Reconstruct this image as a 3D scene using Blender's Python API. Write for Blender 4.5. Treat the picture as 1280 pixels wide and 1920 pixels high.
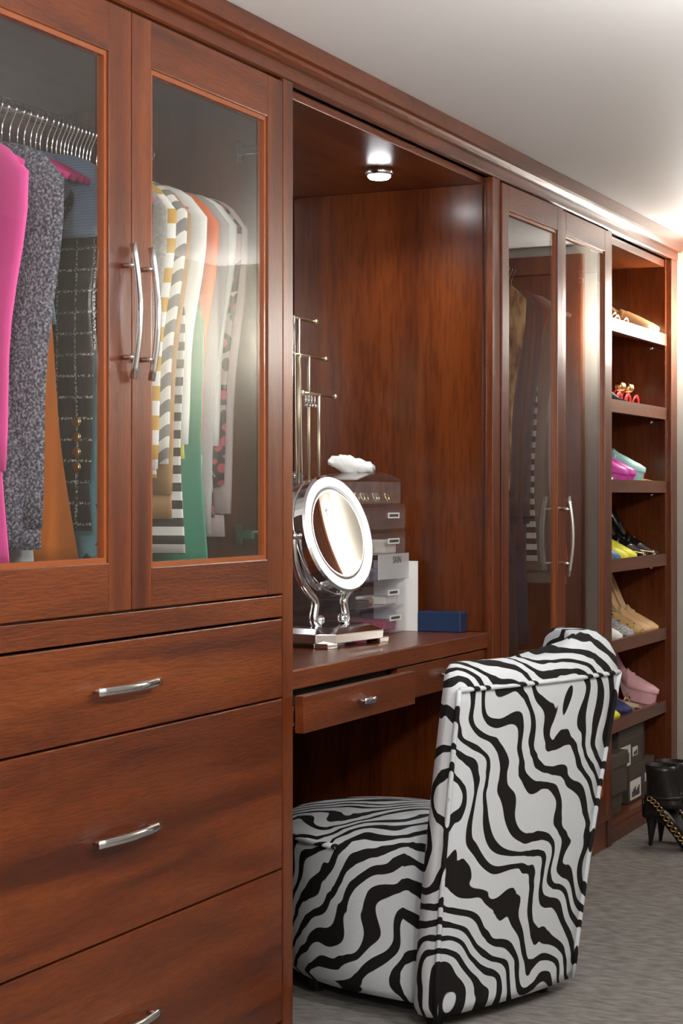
import bpy, bmesh, math, random
from mathutils import Vector, Matrix
random.seed(7)
PI = math.pi
scn = bpy.context.scene
for o in list(bpy.data.objects): bpy.data.objects.remove(o)
C = scn.collection

# ------------------------------------------------------------------ camera
F, D, ZC, AZ, HY = 3400.0, 1.70, 1.134, math.atan(1580/3400.0), 930.0
CA, SA = math.cos(AZ), math.sin(AZ)
cam_d = bpy.data.cameras.new('camera'); cam = bpy.data.objects.new('camera', cam_d); C.objects.link(cam)
cam.location = (0, -D, ZC); cam.rotation_euler = (PI/2, 0, AZ-PI/2)
cam_d.sensor_fit = 'VERTICAL'; cam_d.sensor_height = 36; cam_d.lens = F*36/1920
cam_d.shift_y = -(960-HY)/1920; cam_d.clip_start = .05
scn.camera = cam
def hit(px, py, y=0.0):            # photo pixel -> point on the plane Y = y (the cabinet fronts are Y = 0)
    u = (px-640)/F; t = (y+D)/(SA-u*CA)
    return Vector((t*(CA+u*SA), y, ZC-(py-HY)/F*t))
def hx(px, y=0.0): return hit(px, 900, y).x

# ------------------------------------------------------------------ world, lights, exposure
w = bpy.data.worlds.new('world'); scn.world = w; w.use_nodes = True
w.node_tree.nodes['Background'].inputs[0].default_value = (.8, .85, .9, 1)
w.node_tree.nodes['Background'].inputs[1].default_value = .3
FILL_GLOBES = [(.4,-1.1),(1.75,-1.35),(3.0,-1.42)]  # where the added, unseen fill globes hang
CEIL = 2.078
FILL_STRENGTH = 125
sc_view = scn.view_settings
sc_view.view_transform = 'Standard'; sc_view.look = 'None'; sc_view.gamma = 1; sc_view.use_curve_mapping = False
sc_view.exposure = 0.6
scn.cycles.transparent_max_bounces = 32

# ------------------------------------------------------------------ materials
MATS = {}
def _new(name):
    m = bpy.data.materials.new(name); m.use_nodes = True; nt = m.node_tree
    b = nt.nodes['Principled BSDF']; MATS[name] = m
    return m, nt, b
def N(nt, t, **kw):
    n = nt.nodes.new(t)
    for k, v in kw.items(): setattr(n, k, v)
    return n
def ramp(nt, pts, interp='LINEAR'):
    r = N(nt, 'ShaderNodeValToRGB'); cr = r.color_ramp; cr.interpolation = interp
    while len(cr.elements) < len(pts): cr.elements.new(.5)
    for e, (p, c) in zip(cr.elements, pts): e.position = p; e.color = (*c, 1) if len(c) == 3 else c
    return r
def plain(name, col, rough=.5, metal=0, spec=.5, coat=0, sheen=0, emit=None, es=0):
    m, nt, b = _new(name)
    b.inputs['Base Color'].default_value = (*col, 1); b.inputs['Roughness'].default_value = rough
    b.inputs['Metallic'].default_value = metal; b.inputs['Specular IOR Level'].default_value = spec
    b.inputs['Coat Weight'].default_value = coat; b.inputs['Sheen Weight'].default_value = sheen
    if emit: b.inputs['Emission Color'].default_value = (*emit, 1); b.inputs['Emission Strength'].default_value = es
    return m
def wood(name, grain, dark, mid, light, rough=.33, scale=1.0, bump=.12):
    m, nt, b = _new(name)
    tc = N(nt, 'ShaderNodeTexCoord'); mp = N(nt, 'ShaderNodeMapping')
    sc = {'x': (1.2, 14, 14), 'z': (14, 14, 1.2), 'y': (14, 1.2, 14)}[grain]
    mp.inputs['Scale'].default_value = [s*scale for s in sc]
    nt.links.new(tc.outputs['Object'], mp.inputs['Vector'])
    n1 = N(nt, 'ShaderNodeTexNoise'); n1.inputs['Scale'].default_value = 1.0; n1.inputs['Detail'].default_value = 5
    n1.inputs['Distortion'].default_value = .6
    nt.links.new(mp.outputs[0], n1.inputs['Vector'])
    r = ramp(nt, [(.28, dark), (.52, mid), (.78, light)])
    nt.links.new(n1.outputs['Fac'], r.inputs[0])
    # fine pores
    mp2 = N(nt, 'ShaderNodeMapping'); mp2.inputs['Scale'].default_value = [s*16*scale if s > 2 else s*22*scale for s in sc]
    nt.links.new(tc.outputs['Object'], mp2.inputs['Vector'])
    n2 = N(nt, 'ShaderNodeTexNoise'); n2.inputs['Scale'].default_value = 1.0; n2.inputs['Detail'].default_value = 2
    nt.links.new(mp2.outputs[0], n2.inputs['Vector'])
    mx = N(nt, 'ShaderNodeMix', data_type='RGBA', blend_type='MULTIPLY'); mx.inputs[0].default_value = .45
    r2 = ramp(nt, [(.35, (.45,.4,.38)), (.55, (1,1,1))])
    nt.links.new(n2.outputs['Fac'], r2.inputs[0])
    nt.links.new(r.outputs[0], mx.inputs[6]); nt.links.new(r2.outputs[0], mx.inputs[7])
    nt.links.new(mx.outputs[2], b.inputs['Base Color'])
    bp = N(nt, 'ShaderNodeBump'); bp.inputs['Strength'].default_value = bump; bp.inputs['Distance'].default_value = .002
    nt.links.new(n2.outputs['Fac'], bp.inputs['Height']); nt.links.new(bp.outputs[0], b.inputs['Normal'])
    b.inputs['Roughness'].default_value = rough; b.inputs['Coat Weight'].default_value = .25; b.inputs['Coat Roughness'].default_value = .22
    return m
WD, WM, WL = (.065,.011,.002), (.15,.030,.004), (.22,.055,.009)
wood('wood_h', 'x', WD, WM, WL, bump=.35); wood('wood_v', 'z', WD, WM, WL)
wood('wood_panel', 'z', (.06,.011,.002), (.125,.026,.004), (.18,.042,.008), .25, .45, .05)
wood('wood_y', 'y', WD, WM, WL)
wood('wood_inside', 'x', (.06,.02,.01), (.12,.045,.02), (.17,.07,.03), .45)
wood('wood_trim', 'x', (.2,.075,.03), (.33,.13,.05), (.42,.18,.075), .35)
plain('bead', (.29,.075,.02), .25, coat=.4)
plain('chrome', (.82,.83,.85), .08, 1); plain('satin_steel', (.72,.72,.72), .25, 1)
plain('gold', (.78,.60,.28), .25, 1); plain('brass_pale', (.72,.66,.46), .28, 1); plain('black_gap', (.012,.008,.006), .7)
plain('ceiling_white', (.86,.86,.87), .55)
def glass(name, ior, tint=(1,1,1), rough=0.0, milk=0):
    m, nt, b = _new(name); nt.nodes.remove(b); out = nt.nodes['Material Output']
    tr = N(nt, 'ShaderNodeBsdfTransparent'); tr.inputs[0].default_value = (*tint, 1)
    gl = N(nt, 'ShaderNodeBsdfGlossy'); gl.inputs['Roughness'].default_value = rough; gl.inputs[0].default_value = (1,1,1,1)
    fr = N(nt, 'ShaderNodeFresnel'); fr.inputs[0].default_value = ior
    ge = N(nt, 'ShaderNodeNewGeometry'); mi = N(nt, 'ShaderNodeMix'); mi.inputs[2].default_value = ior; mi.inputs[3].default_value = 1/ior
    nt.links.new(ge.outputs['Backfacing'], mi.inputs[0]); nt.links.new(mi.outputs[0], fr.inputs[0])
    mx = N(nt, 'ShaderNodeMixShader')
    nt.links.new(fr.outputs[0], mx.inputs[0]); nt.links.new(tr.outputs[0], mx.inputs[1]); nt.links.new(gl.outputs[0], mx.inputs[2])
    if milk:
        df = N(nt, 'ShaderNodeBsdfDiffuse'); df.inputs[0].default_value = (.85,.87,.88,1); m2 = N(nt, 'ShaderNodeMixShader'); m2.inputs[0].default_value = milk
        nt.links.new(mx.outputs[0], m2.inputs[1]); nt.links.new(df.outputs[0], m2.inputs[2]); mx = m2
    nt.links.new(mx.outputs[0], out.inputs[0])
    return m
glass('door_glass', 1.5, (.985,.99,.985)); glass('acrylic', 1.4, (.985,.99,.995), 0, .018)
plain('mirror', (.9,.9,.9), .02, 1)
def noisy(name, c1, c2, scale, rough=.8, bump=.0, stretch=(1,1,1), detail=3, spec=.3):
    m, nt, b = _new(name)
    tc = N(nt, 'ShaderNodeTexCoord'); mp = N(nt, 'ShaderNodeMapping'); mp.inputs['Scale'].default_value = stretch
    n = N(nt, 'ShaderNodeTexNoise'); n.inputs['Scale'].default_value = scale; n.inputs['Detail'].default_value = detail
    nt.links.new(tc.outputs['Object'], mp.inputs[0]); nt.links.new(mp.outputs[0], n.inputs['Vector'])
    r = ramp(nt, [(.35, c1), (.65, c2)]); nt.links.new(n.outputs['Fac'], r.inputs[0])
    nt.links.new(r.outputs[0], b.inputs['Base Color']); b.inputs['Roughness'].default_value = rough
    b.inputs['Specular IOR Level'].default_value = spec
    if bump:
        bp = N(nt, 'ShaderNodeBump'); bp.inputs['Strength'].default_value = bump; bp.inputs['Distance'].default_value = .004
        nt.links.new(n.outputs['Fac'], bp.inputs['Height']); nt.links.new(bp.outputs[0], b.inputs['Normal'])
    return m
noisy('carpet', (.15,.14,.13), (.25,.235,.222), 60, .95, .5, (1,.35,1), 6, .1)
noisy('wall_paint', (.47,.45,.40), (.50,.48,.43), 3, .7)
def stripes(name, c1, c2, scale, direction='Z', dist=0.0, thr=.5, rough=.8, rot=0):
    m, nt, b = _new(name)
    tc = N(nt, 'ShaderNodeTexCoord'); mp = N(nt, 'ShaderNodeMapping'); mp.inputs['Rotation'].default_value = (rot, 0, 0)
    wv = N(nt, 'ShaderNodeTexWave', bands_direction=direction); wv.inputs['Scale'].default_value = scale
    wv.inputs['Distortion'].default_value = dist
    nt.links.new(tc.outputs['Object'], mp.inputs[0]); nt.links.new(mp.outputs[0], wv.inputs['Vector'])
    r = ramp(nt, [(thr-.03, c1), (thr+.03, c2)]); nt.links.new(wv.outputs['Fac'], r.inputs[0])
    nt.links.new(r.outputs[0], b.inputs['Base Color']); b.inputs['Roughness'].default_value = rough
    return m
def spots(name, c1, c2, scale, thr=.3, rough=.8, c3=None):
    m, nt, b = _new(name)
    tc = N(nt, 'ShaderNodeTexCoord'); v = N(nt, 'ShaderNodeTexVoronoi'); v.inputs['Scale'].default_value = scale
    nt.links.new(tc.outputs['Object'], v.inputs['Vector'])
    pts = [(thr-.03, c1), (thr+.03, c2)] + ([(min(.97, thr+.32), c2), (min(1, thr+.36), c3)] if c3 else [])
    r = ramp(nt, pts); nt.links.new(v.outputs['Distance'], r.inputs[0])
    nt.links.new(r.outputs[0], b.inputs['Base Color']); b.inputs['Roughness'].default_value = rough
    return m
def zebra():
    m, nt, b = _new('zebra_hide')
    tc = N(nt, 'ShaderNodeTexCoord')
    n = N(nt, 'ShaderNodeTexNoise'); n.inputs['Scale'].default_value = 4.2; n.inputs['Detail'].default_value = 1.0
    nt.links.new(tc.outputs['Object'], n.inputs['Vector'])
    sub = N(nt, 'ShaderNodeVectorMath', operation='SUBTRACT'); sub.inputs[1].default_value = (.5,.5,.5)
    nt.links.new(n.outputs['Color'], sub.inputs[0])
    mul = N(nt, 'ShaderNodeVectorMath', operation='SCALE'); mul.inputs['Scale'].default_value = .30
    nt.links.new(sub.outputs[0], mul.inputs[0])
    add = N(nt, 'ShaderNodeVectorMath', operation='ADD')
    nt.links.new(tc.outputs['Object'], add.inputs[0]); nt.links.new(mul.outputs[0], add.inputs[1])
    wv = N(nt, 'ShaderNodeTexWave', bands_direction='DIAGONAL'); wv.inputs['Scale'].default_value = 8.3
    wv.inputs['Distortion'].default_value = 2.2; wv.inputs['Detail'].default_value = 1.2; wv.inputs['Detail Scale'].default_value = 1.6
    nt.links.new(add.outputs[0], wv.inputs['Vector'])
    n2 = N(nt, 'ShaderNodeTexNoise'); n2.inputs['Scale'].default_value = 6; nt.links.new(tc.outputs['Object'], n2.inputs['Vector'])
    ma = N(nt, 'ShaderNodeMath', operation='MULTIPLY_ADD'); ma.inputs[1].default_value = .7; ma.inputs[2].default_value = -.35
    nt.links.new(n2.outputs['Fac'], ma.inputs[0])
    ad = N(nt, 'ShaderNodeMath', operation='ADD'); nt.links.new(wv.outputs['Fac'], ad.inputs[0]); nt.links.new(ma.outputs[0], ad.inputs[1])
    r = ramp(nt, [(.37, (.012,.010,.010)), (.42, (.60,.63,.67))]); nt.links.new(ad.outputs[0], r.inputs[0])
    nt.links.new(r.outputs[0], b.inputs['Base Color']); b.inputs['Roughness'].default_value = .8
    n3 = N(nt, 'ShaderNodeTexNoise'); n3.inputs['Scale'].default_value = 160; nt.links.new(tc.outputs['Object'], n3.inputs['Vector'])
    bp = N(nt, 'ShaderNodeBump'); bp.inputs['Strength'].default_value = .25; bp.inputs['Distance'].default_value = .003
    nt.links.new(n3.outputs['Fac'], bp.inputs['Height']); nt.links.new(bp.outputs[0], b.inputs['Normal'])
    b.inputs['Specular IOR Level'].default_value = .2
zebra()
def mat(m): return MATS[m] if isinstance(m, str) else m
def colmat(col, rough=.75, **kw):
    k = 'c_%s_%s' % ('_'.join('%.3f' % c for c in col), rough)
    return MATS.get(k) or plain(k, col, rough, **kw)

# ------------------------------------------------------------------ mesh helpers
def mesh_obj(name, bm, m, parent=None, local=False, smooth=False, bevel=0):
    if bevel: bmesh.ops.bevel(bm, geom=[e for e in bm.edges], offset=bevel, segments=2, affect='EDGES', profile=.6)
    bmesh.ops.recalc_face_normals(bm, faces=bm.faces)
    if parent is not None and not local:
        off = Vector(parent.location)
        q = parent.parent
        while q is not None: off += Vector(q.location); q = q.parent
        for v in bm.verts: v.co -= off
    me = bpy.data.meshes.new(name); bm.to_mesh(me); bm.free()
    if smooth:
        for p in me.polygons: p.use_smooth = True
    me.materials.append(mat(m))
    o = bpy.data.objects.new(name, me); C.objects.link(o)
    if parent is not None: o.parent = parent
    return o
def thing(name, label, cat, loc=(0,0,0), rz=0, group=None):
    o = bpy.data.objects.new(name, None); C.objects.link(o); o.location = loc; o.rotation_euler = (0,0,rz)
    o.empty_display_size = .05
    o['label'] = label; o['category'] = cat
    if group: o['group'] = group
    return o
def tag(o, label, cat, group=None):
    o['label'] = label; o['category'] = cat
    if group: o['group'] = group
    return o
def rebase(o):                      # move a top-level mesh's origin to its base centre
    vs = o.data.vertices; xs = [v.co.x for v in vs]; ys = [v.co.y for v in vs]; zs = [v.co.z for v in vs]
    c = Vector(((min(xs)+max(xs))/2, (min(ys)+max(ys))/2, min(zs)))
    o.data.transform(Matrix.Translation(-c)); o.location = c
    return o
def bx(bm, x0, x1, y0, y1, z0, z1):
    vs = [bm.verts.new(p) for p in ((x0,y0,z0),(x1,y0,z0),(x1,y1,z0),(x0,y1,z0),(x0,y0,z1),(x1,y0,z1),(x1,y1,z1),(x0,y1,z1))]
    for f in ((0,3,2,1),(4,5,6,7),(0,1,5,4),(1,2,6,5),(2,3,7,6),(3,0,4,7)): bm.faces.new([vs[i] for i in f])
    return bm
def box(name, x0, x1, y0, y1, z0, z1, m, parent=None, bevel=.0015, local=False):
    return mesh_obj(name, bx(bmesh.new(), x0, x1, y0, y1, z0, z1), m, parent, local, bevel=bevel)
def loft(bm, rings, cap=True, closed=True):
    R = [[bm.verts.new(p) for p in r] for r in rings]
    n = len(R[0])
    for a, b in zip(R[:-1], R[1:]):
        for i in range(n if closed else n-1):
            j = (i+1) % n
            bm.faces.new((a[i], a[j], b[j], b[i]))
    if cap and closed:
        bm.faces.new(list(reversed(R[0]))); bm.faces.new(R[-1])
    return bm
def tube(bm, pts, r, n=8, flat=1.0, up=None):
    pts = [Vector(p) for p in pts]; rings = []
    u0 = None
    for i, p in enumerate(pts):
        d = (pts[min(i+1, len(pts)-1)]-pts[max(i-1, 0)]).normalized()
        if u0 is None:
            u0 = Vector(up) if up else (Vector((0,0,1)) if abs(d.z) < .9 else Vector((1,0,0)))
        s = d.cross(u0).normalized(); u0 = s.cross(d).normalized()
        rr = r[i] if isinstance(r, (list, tuple)) else r
        rings.append([p + s*(rr*math.cos(2*PI*k/n)) + u0*(rr*flat*math.sin(2*PI*k/n)) for k in range(n)])
    return loft(bm, rings)
def lathe(bm, prof, n=24, c=(0,0,0), M=None):
    rings = []
    for r, z in prof:
        ring = [Vector((r*math.cos(2*PI*k/n), r*math.sin(2*PI*k/n), z)) for k in range(n)]
        rings.append([(M @ p if M else p) + Vector(c) for p in ring])
    return loft(bm, rings)
def ringlathe(bm, prof, n=24, c=(0,0,0), M=None):
    rings = []
    for r, z in list(prof)+[prof[0]]:
        ring = [Vector((r*math.cos(2*PI*k/n), r*math.sin(2*PI*k/n), z)) for k in range(n)]
        rings.append([(M @ p if M else p) + Vector(c) for p in ring])
    loft(bm, rings, cap=False); bmesh.ops.remove_doubles(bm, verts=bm.verts, dist=1e-6); return bm
def sphere(bm, c, r, n=10):
    return lathe(bm, [(max(1e-4, r*math.sin(PI*i/n)), -r*math.cos(PI*i/n)) for i in range(n+1)], 12, c)
def arc(n, f): return [f(i/(n-1)) for i in range(n)]

# ------------------------------------------------------------------ structure
XE, YO, YB, XL = 6.54, -1.92, .62, -1.6
def struct(name, bm, m, bevel=0):
    o = mesh_obj(name, bm, m, bevel=bevel); o['kind'] = 'structure'; return o
struct('floor', bx(bmesh.new(), XL, XE, YO, YB, -.06, 0), 'carpet')
struct('ceiling', bx(bmesh.new(), XL, XE, YO, YB, CEIL, CEIL+.08), 'ceiling_white')
struct('wall_end', bx(bmesh.new(), XE, XE+.1, YO-.1, YB+.1, -.06, CEIL+.08), 'wall_paint')
struct('wall_back', bx(bmesh.new(), XL, XE, YB, YB+.1, -.06, CEIL+.08), 'wall_paint')
struct('wall_opposite', bx(bmesh.new(), XL, XE, YO-.1, YO, -.06, CEIL+.08), 'wall_paint')
struct('wall_near', bx(bmesh.new(), XL-.1, XL, YO-.1, YB+.1, -.06, CEIL+.08), 'wall_paint')
struct('baseboard_end', bx(bmesh.new(), XE-.018, XE, -.358, .0, 0, .125), 'wood_trim', .004)
struct('baseboard_opposite', bx(bmesh.new(), XL, XE-.018, YO, YO+.018, 0, .125), 'wood_trim', .004)

dr_ = bpy.data.objects.new('door_1', None); C.objects.link(dr_); dr_.location = (XE, -.87, 0); dr_['kind'] = 'structure'
for a, b, c, e, nm in ((-.44,-.36,0,2.04,'door_casing'),(-1.38,-1.30,0,2.04,'door_casing'),(-1.30,-.44,1.97,2.04,'door_casing')): box(nm, XE-.03, XE-.0005, a, b, c, e, 'wood_v', dr_, .003)
box('door_leaf', XE-.016, XE-.0005, -1.298, -.442, .004, 1.968, 'wood_panel', dr_, 0)
for zz in ((.15,.92),(1.05,1.86)):
    for ya, yb in ((-1.20,-.91),(-.83,-.54)): box('door_panel', XE-.024, XE-.0165, ya, yb, zz[0], zz[1], 'wood_panel', dr_, .004)
bm = bmesh.new(); sphere(bm, (XE-.05,-1.24,1.0), .026); tube(bm, [(XE-.016,-1.24,1.0),(XE-.05,-1.24,1.0)], .009); mesh_obj('door_handle', bm, 'satin_steel', dr_, smooth=True)

# crown moulding: upper fascia and lower fascia, each in the lengths the photo shows
tr = bpy.data.objects.new('trim_1', None); C.objects.link(tr); tr.location = (4.2, 0, CEIL); tr['kind'] = 'structure'
x_a = hx(775, -.05); x_b = hx(1176, -.018)
for a, b in ((2.08, x_a-.0006), (x_a+.0006, XE)):
    bm = bmesh.new()
    prof = [(.0,2.024),(-.030,2.024),(-.036,2.030),(-.040,2.036),(-.048,2.040),(-.048,CEIL-.001),(.0,CEIL-.001)]
    loft(bm, [[(x, y, z) for y, z in prof] for x in (a, b)])
    mesh_obj('crown_board', bm, 'wood_h', tr)
for a, b in ((2.08, x_b-.0006), (x_b+.0006, XE)):
    bm = bmesh.new()
    prof = [(.0,1.994),(-.014,1.994),(-.018,1.998),(-.018,2.0235),(.0,2.0235)]
    loft(bm, [[(x, y, z) for y, z in prof] for x in (a, b)])
    mesh_obj('frieze_board', bm, 'wood_h', tr)

# ------------------------------------------------------------------ wardrobe doors, drawers, handles
def bow_handle(parent, c, length, axis, m='chrome', out=.036, r=.0048, name='handle', local=False):
    """arched bar pull with two posts; axis 'z' upright or 'x' level, standing off towards -Y"""
    bm = bmesh.new(); c = Vector(c); A = Vector((0,0,1)) if axis == 'z' else Vector((1,0,0))
    h = length/2
    pts = arc(13, lambda s: c + A*(h*(2*s-1)) + Vector((0, -out*(.62+.38*math.cos((2*s-1)*PI/2)), 0)))
    tube(bm, pts, r, 8, 1.5 if axis == 'z' else 1.9, up=(0,-1,0) if axis == 'z' else (0,0,1))
    for s in (-1, 1):
        k = .68 if axis == 'z' else .86
        p = c + A*(h*k*s)
        tube(bm, [p, p+Vector((0, -out*.8, 0))], r*.95, 8)
    return mesh_obj(name, bm, m, parent, local, smooth=True)
def glass_door(cab, x0, x1, z0, z1, stile, rail_b, rail_t, hinge_left, hz, ajar=0.0):
    d = bpy.data.objects.new('door', None); C.objects.link(d); d.parent = cab
    hxp = x0 if hinge_left else x1
    d.location = Vector((hxp, 0, z0)) - Vector(cab.location)
    d.rotation_euler = (0, 0, ajar)
    T = .022
    L = lambda x: x-hxp
    Z = lambda z: z-z0
    def p(name, a, b, c, e, m, y0=-T, y1=0, bev=.002): return box(name, L(a), L(b), y0, y1, Z(c), Z(e), m, d, bev, True)
    p('stile', x0, x0+stile, z0, z1, 'wood_v'); p('stile', x1-stile, x1, z0, z1, 'wood_v')
    p('rail', x0+stile, x1-stile, z0, z0+rail_b, 'wood_h'); p('rail', x0+stile, x1-stile, z1-rail_t, z1, 'wood_h')
    gx0, gx1, gz0, gz1 = x0+stile, x1-stile, z0+rail_b, z1-rail_t
    bm = bmesh.new(); b = .009
    for a, e, c, g in ((gx0,gx0+b,gz0,gz1),(gx1-b,gx1,gz0,gz1),(gx0+b,gx1-b,gz0,gz0+b),(gx0+b,gx1-b,gz1-b,gz1)):
        bx(bm, L(a), L(e), -T+.004, -.004, Z(c), Z(g))
    mesh_obj('bead', bm, 'bead', d, True)
    box('glass_pane', L(gx0+.002), L(gx1-.002), -.013, -.009, Z(gz0+.002), Z(gz1-.002), 'door_glass', d, 0, True)
    hxx = (x1-stile*.42) if hinge_left else (x0+stile*.42)
    if hz: bow_handle(d, (L(hxx), -T, Z(hz)), .235, 'z', local=True)
    for zz in (z0+.12, z1-.14):                # cup hinge inside the pane's edge
        bm = bmesh.new(); sgn = 1 if hinge_left else -1; q = hxp
        bx(bm, L(q+sgn*.012), L(q+sgn*.030), .001, .014, Z(zz-.028), Z(zz+.028))
        bx(bm, L(q+sgn*.014), L(q+sgn*.024), .014, .070, Z(zz-.009), Z(zz+.009))
        bx(bm, L(q+sgn*.010), L(q+sgn*.022), .060, .075, Z(zz-.022), Z(zz+.022))
        mesh_obj('hinge', bm, 'chrome', d, True, bevel=.002)
    return d
def drawer_front(cab, x0, x1, z0, z1, hl=.165):
    d = box('drawer', x0, x1, -.021, 0, z0, z1, 'wood_h', cab, .002)
    bow_handle(d, ((x0+x1)/2-.035, -.021, (z0+z1)/2), hl, 'x', out=.03, r=.0042)
    return d
TOPZ = 1.992
# --- left wardrobe
WX0, WX1 = 2.12, 3.372
wr = thing('wardrobe', 'mahogany wardrobe with two arched-handle glass doors above three wide drawers', 'wardrobe', (2.745, .29, 0))
for a, b in ((WX0, WX0+.02), (WX1-.02, WX1)): box('side_panel', a, b, .002, .60, 0, TOPZ, 'wood_panel', wr)
box('back_panel', WX0+.02, WX1-.02, .585, .60, .06, TOPZ, 'wood_inside', wr, 0)
box('top_panel', WX0+.02, WX1-.02, .002, .585, TOPZ-.02, TOPZ, 'wood_inside', wr, 0)
box('floor_panel', WX0+.02, WX1-.02, .002, .585, .888, .908, 'wood_inside', wr, 0)
box('plinth', WX0+.02, WX1-.02, .03, .05, 0, .055, 'wood_h', wr, 0)
XS = hx(512.5)                                                 # right stile's inner edge
box('stile', XS+.001, WX1, -.022, .0015, 0, TOPZ, 'wood_v', wr)
box('rail', WX0, XS-.001, -.021, .0, .887, .930, 'wood_h', wr)
XM = hx(227); 
glass_door(wr, XM-.583, XM-.0015, .934, 1.985, .074, .085, .085, True, 1.455)
glass_door(wr, XM+.0015, XS-.0015, .934, 1.985, .066, .072, .085, False, 1.455)
for z0, z1 in ((.722,.882), (.371,.718), (.058,.367)): drawer_front(wr, XM-.583, XS-.002, z0, z1, .205)
rod = bmesh.new(); tube(rod, [(WX0+.021,.3,1.862), (WX1-.021,.3,1.862)], .011, 12)
mesh_obj('clothes_rail', rod, 'chrome', wr, smooth=True)

# --- right wardrobe
RX0, RX1 = 4.588, 5.705
wr2 = thing('wardrobe', 'tall mahogany wardrobe with full-height glass doors, one slightly ajar, between niche and shoe shelves', 'wardrobe', ((RX0+RX1)/2, .29, 0))
for a, b in ((RX0, RX0+.02), (RX1-.02, RX1)): box('side_panel', a, b, .002, .60, 0, TOPZ, 'wood_panel', wr2)
box('back_panel', RX0+.02, RX1-.02, .585, .60, .06, TOPZ, 'wood_inside', wr2, 0)
box('top_panel', RX0+.02, RX1-.02, .002, .585, TOPZ-.02, TOPZ, 'wood_inside', wr2, 0)
box('floor_panel', RX0+.02, RX1-.02, .002, .585, .09, .11, 'wood_inside', wr2, 0)
XD3, XD4 = hx(927.5), hx(1130)
box('stile', RX0, XD3-.002, -.016, .0015, 0, TOPZ, 'wood_v', wr2)
box('stile', XD4+.002, RX1, -.016, .0015, 0, TOPZ, 'wood_v', wr2)
box('plinth', XD3, XD4, -.012, .008, 0, .088, 'wood_h', wr2)
XC = (XD3+XD4)/2
glass_door(wr2, XD3, XC-.001, .092, 1.985, .05, .085, .07, True, 1.015, -math.radians(1.0))
glass_door(wr2, XC+.001, XD4, .092, 1.985, .05, .085, .07, False, None)
rod = bmesh.new(); tube(rod, [(RX0+.021,.3,1.875), (RX1-.021,.3,1.875)], .011, 12)
mesh_obj('clothes_rail', rod, 'chrome', wr2, smooth=True)

# --- vanity niche between them
NX0, NX1, NYB, DZ = WX1+.001, RX0-.001, .575, .768
vn = thing('vanity_niche', 'mahogany vanity recess with mirrored back and two slim drawers under the worktop', 'vanity', ((NX0+NX1)/2, .29, 0))
box('top_panel', NX0, NX1, .012, .60, 1.974, 1.993, 'wood_h', vn)
box('back_panel', NX0, NX1, .585, .60, .0, 1.973, 'wood_panel', vn, 0)
box('back_mirror', NX0+.01, NX1-.01, .578, .5845, DZ+.01, 1.965, 'mirror', vn, 0)['label'] = 'mirror lining the back of the recess'
box('side_lining', NX1-.006, NX1, .012, .577, DZ+.002, 1.973, 'wood_panel', vn, 0)
XDm = (NX0+NX1)/2
box('apron_rail', NX0, NX1, .03, .045, DZ-.135, DZ-.044, 'black_gap', vn, 0)
d2 = box('drawer', XDm+.004, NX1-.004, .004, .025, .642, .7215, 'wood_h', vn, .0015)
bow_handle(d2, ((XDm+NX1)/2-.0, .004, .684), .06, 'x', out=.026, r=.004)
d1 = box('drawer', NX0+.003, XDm-.004, -.045, -.024, .641, .7185, 'wood_h', vn, .0015)
d1['label'] = 'slim drawer left pulled slightly open'
bow_handle(d1, ((NX0+XDm)/2+.0, -.045, .682), .06, 'x', out=.026, r=.004)
bm = bmesh.new()
for a, b in ((NX0+.016, NX0+.026), (XDm-.03, XDm-.02)): bx(bm, a, b, -.024, .029, .648, .700)
bx(bm, NX0+.026, XDm-.03, -.024, .029, .648, .654)
mesh_obj('drawer_box', bm, 'wood_inside', d1)
bm = bmesh.new(); bx(bm, NX0+.0005, NX0+.013, -.022, .028, .662, .688); bx(bm, NX0+.0005, NX0+.015, -.022, -.012, .655, .695)
mesh_obj('drawer_slide', bm, 'satin_steel', d1, bevel=.001)
tag(rebase(box('worktop', NX0+.001, NX1-.001, -.004, .584, DZ-.042, DZ, 'wood_h', None, .003)), 'glossy mahogany worktop of the vanity under the chrome mirror', 'worktop')
# puck light
pk = thing('puck_light', 'round chrome puck light glowing under the recess ceiling', 'light', (4.265, .175, 1.945))
bm = bmesh.new(); lathe(bm, [(.030,1.9735),(.037,1.9735),(.037,1.962),(.034,1.957),(.030,1.957)], 28, (4.265,.175,0)); mesh_obj('housing', bm, 'chrome', pk, smooth=True)
bm = bmesh.new(); lathe(bm, [(.0295,1.972),(.0295,1.953),(.024,1.948),(.001,1.947)], 28, (4.265,.175,0))
plain('puck_glow', (1,1,1), .4, emit=(.93,.97,1), es=25); mesh_obj('lens', bm, 'puck_glow', pk, smooth=True)
l = bpy.data.lights.new('puck_lamp', 'SPOT'); l.energy = 9; l.spot_size = 2.6; l.spot_blend = .6; l.shadow_soft_size = .03; l.color = (.93,.97,1)
lo = bpy.data.objects.new('puck_lamp', l); C.objects.link(lo); lo.location = (4.265,.175,1.94); 

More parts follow.
